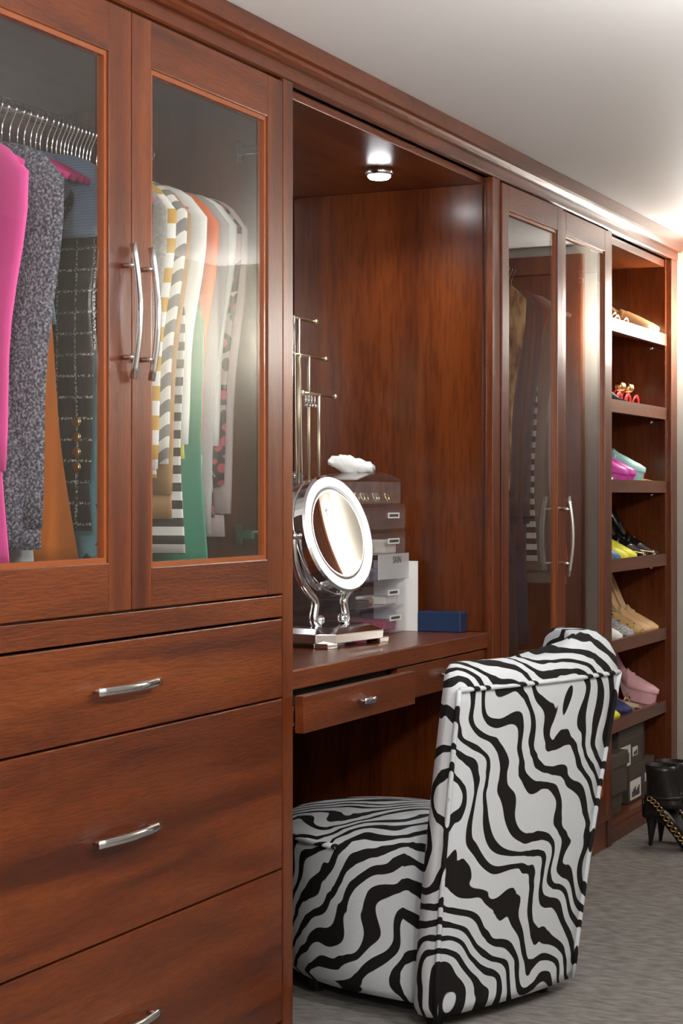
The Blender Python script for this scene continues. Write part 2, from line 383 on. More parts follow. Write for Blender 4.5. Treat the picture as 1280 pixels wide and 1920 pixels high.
# --- shoe cabinet
SX0, SX1 = 5.706, XE-.001
sc = thing('shoe_cabinet', 'open mahogany shoe cabinet with six shelves at the end wall', 'shelving', ((SX0+SX1)/2, .2, 0))
SR = hx(1247.5)
box('side_panel', SX0, SX0+.012, .002, .40, 0, TOPZ, 'wood_panel', sc, 0)
box('side_panel', SR, SR+.02, .002, .40, 0, TOPZ, 'wood_panel', sc, 0)
box('stile', SR+.0205, SX1, -.016, .03, 0, TOPZ, 'wood_v', sc)
box('back_panel', SX0+.012, SR, .385, .40, .05, TOPZ, 'wood_panel', sc, 0)
box('top_panel', SX0+.012, SR, .006, .385, TOPZ-.03, TOPZ-.004, 'wood_h', sc)
box('base_panel', SX0+.012, SR, -.002, .385, .05, .07, 'wood_h', sc)
box('plinth', SX0, SX1, -.008, .0015, 0, .0495, 'wood_h', sc)
SLOPE = math.tan(math.radians(11))
SHELVES = [1.718, 1.452, 1.188, .926, .659, .397]
for z in SHELVES:
    bm = bmesh.new(); prof = [(-.004,z-.042),(-.004,z),(.014,z),(.014,z-.014),(.335,z-.014+SLOPE*.321),(.335,z-.034+SLOPE*.321),(.016,z-.034),(.014,z-.042)]
    loft(bm, [[(x, y, zz) for y, zz in prof] for x in (SX0+.013, SR-.001)]); s = mesh_obj('shelf', bm, 'wood_h', sc)
    for yy in (.05, .26):
        bm = bmesh.new(); tube(bm, [(SR-.0005,yy,z-.049+SLOPE*max(0,yy-.05)), (SR-.018,yy,z-.049+SLOPE*max(0,yy-.05))], .0065, 8); mesh_obj('shelf_pin', bm, 'chrome', s, smooth=True)
bm = bmesh.new()
for k in range(52):
    z = .16+k*.034
    if all(abs(z-(s-.02)) > .04 for s in SHELVES): tube(bm, [(SR+.001,.05,z), (SR-.0006,.05,z)], .0028, 6)
pinh = mesh_obj('pin_hole', bm, 'black_gap', sc); pinh['kind'] = 'stuff'

# --- wall sconces on the end wall (out of frame; they light the far end and show in the glass doors)
def sconce(y, label):
    t = thing('wall_sconce', label, 'lamp', (XE-.075, y, 1.60))
    bm = bmesh.new(); bx(bm, XE-.014, XE-.001, y-.045, y+.045, 1.60, 1.72); mesh_obj('back_plate', bm, 'chrome', t, bevel=.004)
    bm = bmesh.new(); tube(bm, [(XE-.012,y,1.66), (XE-.075,y,1.65), (XE-.075,y,1.68)], .008, 8); mesh_obj('arm', bm, 'chrome', t, smooth=True)
    bm = bmesh.new(); lathe(bm, [(.001,1.66),(.045,1.66),(.055,1.68),(.055,1.86),(.05,1.87),(.001,1.87)], 24, (XE-.075,y,0))
    mesh_obj('shade', bm, 'sconce_glow', t, smooth=True)
plain('sconce_glow', (1,1,1), .4, emit=(1,.95,.86), es=48)
sconce(-.20, 'frosted cylinder wall sconce beside the shoe cabinet'); sconce(-1.62, 'frosted cylinder wall sconce by the opposite wall corner')
# fill globes, added out of frame to brighten the whole room
plain('fill_glow', (1,1,1), .4, emit=(1,.97,.93), es=FILL_STRENGTH)
for x, y in FILL_GLOBES:
    t = thing('fill_globe', 'white fill globe on a chrome stem, added out of view to brighten the room', 'light', (x, y, CEIL-.487), group='added fill globes')
    bm = bmesh.new(); lathe(bm, [(.05,CEIL-.0005),(.05,CEIL-.012),(.012,CEIL-.018),(.012,CEIL-.34),(.02,CEIL-.345)], 20, (x,y,0)); mesh_obj('stem', bm, 'chrome', t)
    bm = bmesh.new(); sphere(bm, (x,y,CEIL-.415), .072, 14); mesh_obj('globe', bm, 'fill_glow', t, smooth=True)

# ------------------------------------------------------------------ zebra chair
CH = thing('slipper_chair', 'zebra-print upholstered slipper chair with wraparound back pulled up to the vanity', 'chair', (3.775, -.345, 0), -math.radians(20))
def smoothstep(a, b, x): x = max(0, min(1, (x-a)/(b-a))); return x*x*(3-2*x)
def back_outline(z):
    """closed plan outline of the wraparound back at height z (local: a = x, b = y forward)"""
    k = z/.80
    hw = .232 + .045*k                      # flares to the top
    lean = -.115*k**1.3
    wl, wr_ = .060-.02*k, .062+.13*k**2
    th = .085
    pts = []
    n = 14
    for i in range(n+1):                    # outer back, slightly convex
        a = -hw + 2*hw*i/n
        pts.append((a, lean - .018*(1-(a/hw)**2)))
    pts += [(hw+.012, lean+.02), (hw+.014, lean+wr_*.6), (hw+.004, lean+wr_), (hw-.03, lean+wr_+.02), (hw-th*.8, lean+max(wr_, th))]
    for i in range(n+1):
        a = (hw-th) - 2*(hw-th)*i/n
        pts.append((a, lean + th + .004))
    pts += [(-hw+th*.8, lean+max(wl, th)), (-hw+.03, lean+wl+.02), (-hw-.004, lean+wl), (-hw-.010, lean+wl*.6), (-hw-.010, lean+.02)]
    return pts
bm = bmesh.new(); rings = []
TOPC = .735
for z in [.03,.05,.15,.25,.35,.45,.55,.65,.70,TOPC]:
    o_ = back_outline(z); s = 1.0 if z > .04 else .97
    rings.append([Vector((a*s, b*s, z)) for a, b in o_])
base = back_outline(TOPC); cx = 0
def mid(a, b):                               # centre line of the back for rounding the crown
    hw = .232+.045*TOPC/.8; lean = -.115*(TOPC/.8)**1.3
    aa = max(-hw+.043, min(hw-.043, a)); bb = lean+.036+.035*(aa/hw)**4
    if a > hw-.09: bb = max(bb, min(b, lean+.13))
    elif a < -hw+.09: bb = max(bb, min(b, lean+.05))
    return aa, bb
for ph in (25, 50, 70, 85):
    c_, s_ = math.cos(math.radians(ph)), math.sin(math.radians(ph)); r = []
    for a, b in base:
        ma, mb = mid(a, b)
        r.append(Vector((ma+(a-ma)*c_, mb+(b-mb)*c_, TOPC+.052*s_ + .045*smoothstep(.05,.2,ma)*s_)))
    rings.append(r)
loft(bm, rings)
bk = mesh_obj('backrest', bm, 'zebra_hide', CH, True, smooth=True)
def pipe(name, pts, r=.0055):
    bm = bmesh.new(); tube(bm, pts, r, 8); return mesh_obj(name, bm, 'zebra_hide', bk if name != 'seat_piping' else seat, True, smooth=True)
def outl(z, i): 
    a, b = back_outline(z)[i]; return Vector((a, b, z))
for i in (0, 14): pipe('piping', [outl(z, i) + Vector((-.002 if i == 0 else .002, -.002, 0)) for z in [.03,.1,.2,.3,.4,.5,.6,.7,TOPC]])
pipe('piping', [outl(TOPC, i)+Vector((0,-.002,0)) for i in range(15)])
# seat: round-fronted drum with crowned cushion
def seat_outline(z, g=0):
    pts = []; hw = .262-g
    for i in range(33):
        th = PI*i/32
        x = hw*math.cos(th); y = .26+(.375-g)*math.sin(th)**.85
        pts.append((x, y))
    return [(-.222+g, .055)] + [(.222-g, .055)] + pts if False else pts + [(-.235+g, .09), (.235-g, .09)]
bm = bmesh.new(); rings = []
for z, g in [(.04,.03),(.06,.012),(.12,.004),(.22,.0),(.33,-.004),(.355,-.002),(.375,.008),(.392,.04),(.402,.09),(.408,.16)]:
    rings.append([Vector((x, y, z)) for x, y in seat_outline(z, g)])
loft(bm, rings)
seat = mesh_obj('seat', bm, 'zebra_hide', CH, True, smooth=True)
pipe('seat_piping', [Vector((x, y, .362)) for x, y in seat_outline(.36, -.005)[:33]], .0065)
for a, b in ((-.18,.05),(.18,.05),(-.17,.42),(.17,.42)):
    bm = bmesh.new(); lathe(bm, [(.018,0),(.024,.045)], 12, (a,b,0)); mesh_obj('foot', bm, colmat((.02,.015,.012), .4), CH, True)

# ------------------------------------------------------------------ make-up mirror on the worktop
mm = thing('vanity_mirror', 'round lighted chrome make-up mirror on scrolled yoke and footed base', 'mirror', (4.052, .215, DZ), math.radians(-8))
bm = bmesh.new()
def octo(hw, hd, c): return [(-hw+c,-hd),(hw-c,-hd),(hw,-hd+c),(hw,hd-c),(hw-c,hd),(-hw+c,hd),(-hw,hd-c),(-hw,-hd+c)]
loft(bm, [[(x,y,z) for x, y in octo(hw,hd,c)] for hw,hd,c,z in ((.143,.088,.035,.012),(.145,.090,.036,.034),(.118,.066,.026,.046),(.105,.052,.02,.049))])
mesh_obj('base', bm, 'chrome', mm, True, bevel=.0015)
for sx in (-1, 1):
    for sy in (-1, 1):
        bm = bmesh.new(); bx(bm, sx*.118-.024, sx*.118+.024, sy*.066-.02, sy*.066+.02, 0, .014); mesh_obj('foot', bm, 'chrome', mm, True, bevel=.004)
MC = Vector((0, 0, .268)); R0 = .148
for sx in (-1, 1):
    bm = bmesh.new()
    pts = [(sx*.058,-.005,.046),(sx*.075,.0,.062),(sx*.066,.0,.09),(sx*.062,.0,.108),(sx*.085,0,.125),(sx*.125,0,.155),(sx*.152,0,.205),(sx*.16,0,.25),(sx*.158,0,.272)]
    P = []
    for i in range(len(pts)-1):
        for k in range(4): P.append(Vector(pts[i]).lerp(Vector(pts[i+1]), k/4))
    P.append(Vector(pts[-1]))
    for _ in range(3): P = [P[0]]+[(P[i-1]+P[i]*2+P[i+1])/4 for i in range(1, len(P)-1)]+[P[-1]]
    tube(bm, P, [.013-.005*i/len(P) for i in range(len(P))], 10)
    sphere(bm, (sx*.05,-.004,.062), .013); sphere(bm, (sx*.158,0,.27), .012)
    mesh_obj('yoke_arm', bm, 'chrome', mm, True, smooth=True)
TM = Matrix.Translation(MC) @ Matrix.Rotation(math.radians(-14), 4, 'X') @ Matrix.Rotation(PI/2, 4, 'X')   # disc axis -> -Y, leaning back
bm = bmesh.new(); ringlathe(bm, [(.122,.029),(R0-.006,.029),(R0,.025),(R0,.004),(R0-.003,.002),(R0-.003,-.002),(R0,-.004),(R0,-.025),(R0-.006,-.029),(.122,-.029)], 56, (0,0,0), TM)
hs = mesh_obj('rim', bm, 'chrome', mm, True, smooth=False)
plain('ring_glow', (.85,.87,.88), .5, emit=(.9,.95,1), es=.25)
for s, nm in ((1,'light_ring'),(-1,'light_ring')):
    bm = bmesh.new(); ringlathe(bm, [(.119,s*.0285),(.142,s*.0285),(.142,s*.0305),(.119,s*.0305)], 56, (0,0,0), TM); mesh_obj(nm, bm, 'ring_glow', mm, True)
    bm = bmesh.new(); lathe(bm, [(.1205,s*.016)]+[(.1205*(1-i/8)+.0003, s*(.0288-.0100*(1-(1-i/8)**2))) for i in range(9)], 56, (0,0,0), TM)
    mesh_obj('mirror_glass', bm, 'mirror', mm, True, smooth=True)

# ------------------------------------------------------------------ acrylic organiser and what lies round it
OX0, OX1, OY0, OY1, OZ1 = 4.232, 4.528, .21, .455, 1.113
og = thing('acrylic_organizer', 'clear acrylic cosmetics organiser with five labelled drawers behind the make-up mirror', 'organizer', ((OX0+OX1)/2, (OY0+OY1)/2, DZ))
bm = bmesh.new(); th = .004
for a, b in ((OX0,OX0+th),(OX1-th,OX1)): bx(bm, a, b, OY0+.006, OY1, DZ+.001, OZ1)
bx(bm, OX0+th, OX1-th, OY1-th, OY1, DZ+.001, OZ1)
nD = 5; hD = (OZ1-DZ-.004)/nD
for k in range(nD+1): bx(bm, OX0+th, OX1-th, OY0+.006, OY1-th, DZ+.001+k*hD-(0 if k == 0 else .002), DZ+.004+k*hD-(0 if k == 0 else .002))
mesh_obj('case', bm, 'acrylic', og)
plain('label_white', (.85,.85,.84), .5); plain('ink', (.03,.03,.035), .6)
cont = [((.75,.12,.35),(.2,.2,.22),(.4,.05,.1)), ((.03,.03,.03),(.5,.3,.2),(.8,.8,.78)), ((.30,.28,.45),(.25,.22,.4),(.4,.38,.5)), ((.35,.2,.12),(.55,.35,.22),(.8,.75,.7)), ((.16,.08,.06),(.12,.06,.05),(.2,.1,.08))]
for k in range(nD):
    z0 = DZ+.006+k*hD; z1 = z0+hD-.010
    bm = bmesh.new(); bx(bm, OX0+.006, OX1-.006, OY0, OY0+.003, z0, z1); bx(bm, OX0+.006, OX0+.008, OY0+.003, OY1-.02, z0, z1-.01); bx(bm, OX1-.008, OX1-.006, OY0+.003, OY1-.02, z0, z1-.01)
    bx(bm, OX0+.008, OX1-.008, OY0+.003, OY1-.02, z0, z0+.002)
    dr = mesh_obj('drawer', bm, 'acrylic', og)
    xl = OX0+.17 if k else OX0+.18
    lb = box('label', xl, xl+.075, OY0-.0012, OY0-.0002, z0+.028, z0+.043, 'label_white', dr, 0)
    bm = bmesh.new(); xx = xl+.008
    while xx < xl+.062:
        wv_ = random.uniform(.003,.008); bx(bm, xx, xx+wv_, OY0-.0018, OY0-.0012, z0+.032, z0+.039); xx += wv_+.002
    mesh_obj('print', bm, 'ink', dr)
    # cosmetics lying in the drawer: each its own thing
    for j in range(3 if k != 4 else 1):
        c = cont[k][j]; xa = OX0+.018+j*.088; hh = min(z1-z0-.02, random.uniform(.018,.036))
        if j % 2 == 0:
            o = rebase(box('compact_case', xa, xa+.078, OY0+.02, OY0+.02+random.uniform(.08,.14), z0+.0022, z0+.0022+hh, colmat(c, .35), None, .004))
        else:
            bm = bmesh.new(); tube(bm, [(xa, OY0+.05, z0+.0022+.0105), (xa+.02, OY0+.052, z0+.0127), (xa+.078, OY0+.058, z0+.0127)], .0103, 12); o = rebase(mesh_obj('cosmetic_tube', bm, colmat(c, .3), None, smooth=True))
        rows = ['bottom', 'second lowest', 'middle', 'second highest', 'top']
        tag(o, '%s in the %s drawer of the acrylic organiser, %s' % ('cosmetics case' if j % 2 == 0 else 'cosmetics tube', rows[k], ('at the mirror end','in the middle','at the wall end')[j]), 'cosmetics', 'cosmetics in the acrylic drawers')
# handwritten card in front of the middle drawer, plain card by the wall
cd = thing('note_card', 'handwritten card leaning on the middle acrylic drawer', 'card', (OX1-.11, OY0-.006, DZ+.15))
zc0 = DZ+.006+2*hD
bm = bmesh.new(); bx(bm, OX1-.20, OX1+.004, OY0-.0050, OY0-.0030, zc0+.004, zc0+.070)
m_, nt_, b_ = _new('card_film'); b_.inputs['Base Color'].default_value = (.75,.76,.78,1); b_.inputs['Alpha'].default_value = .45; b_.inputs['Roughness'].default_value = .4
mesh_obj('sheet', bm, 'card_film', cd)
def text_mesh(name, s, size, loc, m, parent, rot=(PI/2,0,0)):
    cu = bpy.data.curves.new(name, 'FONT'); cu.body = s; cu.size = size; cu.extrude = .0002
    t_ = bpy.data.objects.new(name, cu); C.objects.link(t_)
    dg = bpy.context.evaluated_depsgraph_get(); me = bpy.data.meshes.new_from_object(t_.evaluated_get(dg))
    bpy.data.objects.remove(t_)
    me.transform(Matrix.Translation(Vector(loc)) @ Matrix.Rotation(rot[2], 4, 'Z') @ Matrix.Rotation(rot[0], 4, 'X'))
    me.transform(Matrix.Translation(-Vector(parent.location)))
    me.materials.clear(); me.materials.append(mat(m)); o = bpy.data.objects.new(name, me); C.objects.link(o); o.parent = parent
    return o
text_mesh('handwriting', 'SKIN', .026, (OX1-.105, OY0-.0054, zc0+.045), 'ink', cd)
tag(rebase(box('paper_card', OX1+.006, OX1+.009, OY0-.03, OY0+.10, DZ+.0005, DZ+.19, 'label_white', None, 0)), 'blank white card standing between organiser and recess side wall', 'card')
tag(rebase(box('gift_box', 4.530, 4.5795, .055, .178, DZ+.0005, DZ+.055, 'navy_paper' if 'navy_paper' in MATS else colmat((.012,.035,.10), .4), None, .003)), 'small navy blue box on the worktop beside the blank white card', 'box')
# jewellery box on the organiser
jb = thing('jewelry_box', 'clear acrylic bow-lidded jewellery box on top of the organiser', 'box', (4.36, .27, OZ1))
bm = bmesh.new(); JX0, JX1, JY0, JY1, JZ = 4.215, 4.50, .215, .335, OZ1+.001
for a, b in ((JX0,JX0+.004),(JX1-.004,JX1),(4.355,4.358)): bx(bm, a, b, JY0, JY1, JZ, JZ+.058)
bx(bm, JX0+.004, JX1-.004, JY0, JY0+.004, JZ, JZ+.058); bx(bm, JX0+.004, JX1-.004, JY1-.004, JY1, JZ, JZ+.058); bx(bm, JX0+.004, JX1-.004, JY0+.004, JY1-.004, JZ, JZ+.004)
mesh_obj('tray', bm, 'acrylic', jb)
bm = bmesh.new()
top = [[(JX0+(JX1-JX0)*i/12, y, JZ+.0585+dz+.022*math.sin(PI*i/12)) for i in range(13)] for y, dz in ((JY0,0),(JY1,.0))]
rr = []
for i in range(13):
    x = JX0+(JX1-JX0)*i/12; z = JZ+.0605+.018*math.sin(PI*i/12)
    rr.append([(x,JY0,z),(x,JY1,z),(x,JY1,z+.003),(x,JY0,z+.003)])
loft(bm, rr); mesh_obj('lid', bm, 'acrylic', jb)
for i in range(9):
    bm = bmesh.new(); cx_, cy_ = JX0+.03+i*.027, JY0+.03+random.uniform(-.008,.02)
    tor = []
    for k in range(14):
        a = 2*PI*k/14; tor.append(Vector((cx_+.011*math.cos(a), cy_+.004*math.sin(a), JZ+.0175+.011*math.sin(a))))
    tube(bm, tor+[tor[0]], .0024, 6)
    tag(rebase(mesh_obj('ring', bm, 'gold' if i % 3 else 'satin_steel', None, smooth=True)), 'small metal ring standing in the clear jewellery box', 'jewelry', 'rings in the jewellery box')
# crumpled tissue
bm = bmesh.new(); rings = []
for i in range(12):
    s = i/11; c = Vector((4.325+.03*s, .345-.11*s, OZ1+.112-.016*s)); r = .013+.012*math.sin(PI*s)**2*(1-s)*2+.004*s
    if i == 0: r = .012
    rings.append([c+Vector((r*math.cos(a)*.8+random.uniform(-.004,.004), r*.2*math.sin(a)+random.uniform(-.004,.004), r*math.sin(a)*.9+random.uniform(-.005,.005))) for a in [2*PI*k/12 for k in range(12)]])
loft(bm, rings); tag(rebase(mesh_obj('tissue', bm, plain('tissue_white', (.86,.86,.86), .9), None, smooth=True)), 'crumpled white tissue lying on the jewellery box', 'tissue')
# grey pouch
bm = bmesh.new(); rings = []
for i in range(9):
    s = i/8; z = OZ1+.001+.085*s; e = .022*math.sqrt(max(0, 1-(2*s-1)**4))+.002
    rings.append([Vector((4.262+.05*(math.copysign(abs(math.cos(a))**.5, math.cos(a))), .425+e*math.sin(a), z)) for a in [2*PI*k/20 for k in range(20)]])
loft(bm, rings); tag(rebase(mesh_obj('pouch', bm, noisy('pouch_grey', (.03,.03,.035), (.14,.14,.15), 90), None, smooth=True)), 'dark grey fuzzy pouch at the back of the acrylic organiser', 'pouch')
# jewellery stand
js = thing('jewelry_stand', 'pale gold stand with three T-bars of stepped heights for necklaces', 'stand', (4.33, .385, OZ1))
bm = bmesh.new(); bx(bm, 4.325, 4.455, .35, .40, OZ1+.001, OZ1+.011); mesh_obj('base', bm, 'brass_pale', js, bevel=.002)
STX = [(4.335-.0,1.592,.372),(4.385,1.498,.372),(4.435,1.401,.372)]
STX = [(hx(560,.372),1.592),(hx(579,.372),1.498),(hx(598,.372),1.401)]
js.location = (STX[1][0], .375, OZ1)
for ch in list(js.children): bpy.data.objects.remove(ch)
bm = bmesh.new(); bx(bm, STX[0][0]-.03, STX[2][0]+.03, .345, .40, OZ1+.001, OZ1+.011); mesh_obj('base', bm, 'brass_pale', js, bevel=.002)
for x, zt in STX:
    bm = bmesh.new(); tube(bm, [(x,.372,OZ1+.011), (x,.372,zt)], .0042, 10); mesh_obj('post', bm, 'brass_pale', js, smooth=True)
    bm = bmesh.new(); tube(bm, [(x-.098,.372,zt), (x+.098,.372,zt)], .0038, 10); sphere(bm, (x-.1,.372,zt), .0075); sphere(bm, (x+.1,.372,zt), .0075)
    mesh_obj('crossbar', bm, 'brass_pale', js, smooth=True)
def necklace(x, zt, drop, m, label):
    bm = bmesh.new(); P = []
    for i in range(25):
        s = i/24*2-1; P.append(Vector((x+.004*s, .372+.0062*math.copysign(1, s)*min(1, abs(s)*6)-.002, zt+.0055-drop*(1-abs(s)**1.0) if False else zt+.0062-drop*(1-abs(s)))))
    # a loop over the bar: down in front, back up behind
    P = [Vector((x-.012, .3645, zt-drop*.0))]+[Vector((x-.012*(1-s), .3645, zt-drop*s)) for s in [i/10 for i in range(1, 11)]]+[Vector((x+.012*s, .3795, zt-drop*(1-s))) for s in [i/10 for i in range(0, 11)]]+[Vector((x, .372, zt+.0075)), Vector((x-.012, .3645, zt))]
    tube(bm, P, .0013, 5); sphere(bm, (x, .372, zt-drop-.006), .006)
    return tag(rebase(mesh_obj('necklace', bm, m, None, smooth=True)), label, 'necklace')
necklace(STX[0][0]-.028, 1.592, .40, 'satin_steel', 'fine silver chain hung from the tallest T-bar of the jewellery stand')
necklace(STX[1][0]-.055, 1.498, .33, 'brass_pale', 'gold chain with small pendant hung from the middle T-bar')
for i in range(4):
    bm = bmesh.new(); x = STX[2][0]-.08+i*.018; T_ = [Vector((x+.011*math.sin(a)*.5, .372+.003*math.sin(a), 1.401-.006-.012*(1-math.cos(a)))) for a in [2*PI*k/14 for k in range(15)]]
    tube(bm, T_, .0024, 6); sphere(bm, (x, .370, 1.401-.031), .005)
    tag(rebase(mesh_obj('earring', bm, 'chrome', None, smooth=True)), 'silver hoop earring hung on the lowest T-bar', 'earring', 'earrings on the lowest T-bar')

# ------------------------------------------------------------------ clothes
def hanger(X, ry, rz, col, label, group):
    t = thing('clothes_hanger', label, 'hanger', (X, ry, rz-.09), group=group)
    bm = bmesh.new(); P = [Vector((0, .017*math.sin(a)*-1, .09+.0+.0165*math.cos(a)*1.0)) for a in [math.radians(-115+i*22) for i in range(12)]]
    P += [Vector((0, -.004, .062)), Vector((0, 0, .045)), Vector((0,0,.0))]
    tube(bm, P, .0016, 6); mesh_obj('hook', bm, 'chrome', t, True, smooth=True)
    bm = bmesh.new(); Q = [Vector((0, s*.205, .004-.075*abs(s)**1.6)) for s in [-1+i/8 for i in range(17)]]
    tube(bm, Q, [.0034 if abs(i-8) < 7 else .003 for i in range(17)], 8, 2.2); mesh_obj('shoulder_bar', bm, col, t, True, smooth=True)
    return t
def garment(kind, X, ry, rz, m, label, sw=.19, hem=.80, sleeve=.55, hw=.19, seed=0, th=.008, sleeve_r=.048, cuff=None, buttons=False, group=None, flare=0):
    rnd = random.Random(seed); ph = 1.3
    t = thing(kind, label, 'clothing', (X, ry, rz-hem), group=group)
    bm = bmesh.new(); rings = []; n = 40; z0 = -.078
    for i in range(22):
        s = i/21; z = z0-(hem+z0)*s if False else z0-(hem-.085)*s
        if s < .12: wd = .045+(sw-.045)*(s/.12)**1.0
        else: wd = sw-(sw-hw)*min(1, (s-.12)/.25)+flare*max(0, s-.3)
        tt = th*(.45+.55*min(1, s/.15)); fold = .005*min(1, s*1.6)
        ring = []
        for k in range(n):
            a = 2*PI*k/n; yy = wd*math.copysign(abs(math.cos(a))**.75, math.cos(a))
            ring.append(Vector((tt*math.sin(a)+fold*math.sin(yy*38+ph+s*1.2), yy+.006*math.sin(9*s+ph), hem+z)))
        rings.append(ring)
    loft(bm, rings); b = mesh_obj('body', bm, m, t, True, smooth=True)
    if sleeve:
        for sd in (-1, 1):
            bm = bmesh.new(); rings = []
            for i in range(14):
                s = i/13
                if i < 5: q = i/5; zz = -.100-.075*q**1.6; cy = sd*(sw-.085+.085*math.sin(q*PI/2)); r = .012+(sleeve_r-.012)*math.sin(q*PI/2)
                else: q = (i-5)/8; zz = -.175-(sleeve-.05)*q; cy = sd*(sw-.016*q+.010*math.sin(4*q+ph)); r = sleeve_r*(1-.22*q)*(1+.06*math.sin(7*q+ph))
                rings.append([Vector((.0105*math.sin(a)*(1+.2*math.sin(3*s+ph))+.004*math.sin(14*s+ph), cy+r*math.cos(a), hem+zz)) for a in [2*PI*k/16 for k in range(16)]])
            loft(bm, rings); sl = mesh_obj('sleeve', bm, m, t, True, smooth=True)
            if cuff:
                bm = bmesh.new(); c0 = rings[-1]; c1 = [v-Vector((0,0,.045)) for v in c0]; cc = sum(c0, Vector())/len(c0)
                loft(bm, [[cc+(v-cc)*1.06 for v in c0], [v+(cc-v)*-.06-Vector((0,0,.0)) for v in c1]]); mesh_obj('cuff', bm, cuff, sl, True, smooth=True)
            if buttons and sd < 0:
                for q in range(4):
                    bm = bmesh.new(); zz = hem-.125-sleeve+.03+q*.028; M_ = Matrix.Rotation(-PI/2, 4, 'Y')
                    lathe(bm, [(.001,.004),(.006,.0035),(.0105,.0015),(.0105,0),(.001,0)], 14, (-.0125, -(sw-.012), zz), M_); mesh_obj('button', bm, 'gold', sl, True, smooth=True)
    return t
def tweed(name, c1, c2, c3, sc=220):
    m, nt, b = _new(name)
    tc = N(nt, 'ShaderNodeTexCoord'); v = N(nt, 'ShaderNodeTexNoise'); v.inputs['Scale'].default_value = sc; v.inputs['Detail'].default_value = 2
    nt.links.new(tc.outputs['Object'], v.inputs['Vector']); r = ramp(nt, [(.35,c1),(.5,c2),(.68,c3)]); nt.links.new(v.outputs['Fac'], r.inputs[0])
    nt.links.new(r.outputs[0], b.inputs['Base Color']); b.inputs['Roughness'].default_value = .9
def plaid(name, base, line, sc=30.0, w=.03):
    m, nt, b = _new(name); tc = N(nt, 'ShaderNodeTexCoord')
    facs = []
    for d in ('Y', 'Z'):
        wv = N(nt, 'ShaderNodeTexWave', bands_direction=d); wv.inputs['Scale'].default_value = sc/6; nt.links.new(tc.outputs['Object'], wv.inputs['Vector'])
        r = ramp(nt, [(.965-w,(0,0,0)),(.99-w,(1,1,1))]); nt.links.new(wv.outputs['Fac'], r.inputs[0]); facs.append(r)
    mx = N(nt, 'ShaderNodeMath', operation='MAXIMUM'); nt.links.new(facs[0].outputs[0], mx.inputs[0]); nt.links.new(facs[1].outputs[0], mx.inputs[1])
    n = N(nt, 'ShaderNodeTexNoise'); n.inputs['Scale'].default_value = 300; nt.links.new(tc.outputs['Object'], n.inputs['Vector'])
    r = ramp(nt, [(.5,(0,0,0)),(.56,(1,1,1))]); nt.links.new(n.outputs['Fac'], r.inputs[0])
    mu = N(nt, 'ShaderNodeMath', operation='MULTIPLY'); nt.links.new(mx.outputs[0], mu.inputs[0]); nt.links.new(r.outputs[0], mu.inputs[1])
    mix = N(nt, 'ShaderNodeMix', data_type='RGBA'); mix.inputs[6].default_value = (*base,1); mix.inputs[7].default_value = (*line,1)
    nt.links.new(mu.outputs[0], mix.inputs[0]); nt.links.new(mix.outputs[2], b.inputs['Base Color']); b.inputs['Roughness'].default_value = .9
tweed('tweed_grey', (.03,.04,.08), (.14,.16,.22), (.55,.5,.52)); plaid('tweed_black', (.012,.011,.013), (.7,.7,.7), 48, .008)
spots('chain_print', (.22,.50,.62), (.25,.55,.66), 26, .45, .6, (.08,.03,.02)); spots('polka_pink', (.05,.02,.03), (.75,.35,.42), 45, .22)
spots('floral_dark', (.65,.12,.2), (.06,.05,.06), 30, .3, .7, (.6,.5,.5)); spots('leopard', (.03,.02,.015), (.55,.34,.14), 90, .28)
stripes('stripe_gold', (.62,.36,.06), (.85,.84,.80), 5.5, 'Z'); stripes('stripe_grey', (.22,.22,.22), (.78,.78,.76), 14, 'DIAGONAL'); stripes('stripe_black', (.03,.03,.03), (.80,.80,.78), 9, 'Z')
stripes('rib_blue', (.28,.42,.66), (.38,.53,.76), 60, 'Z', 0, .5)
noisy('fur', (.10,.05,.02), (.48,.30,.14), 45, .9, .9, (1,1,.3), 5); noisy('velvet_magenta', (.25,.01,.12), (.48,.04,.28), 30, .7)
noisy('knit_grey', (.30,.29,.28), (.42,.41,.39), 120, .9, .3)
PK = colmat((.86,.045,.30), .8)
RZ, RY = 1.862, .3
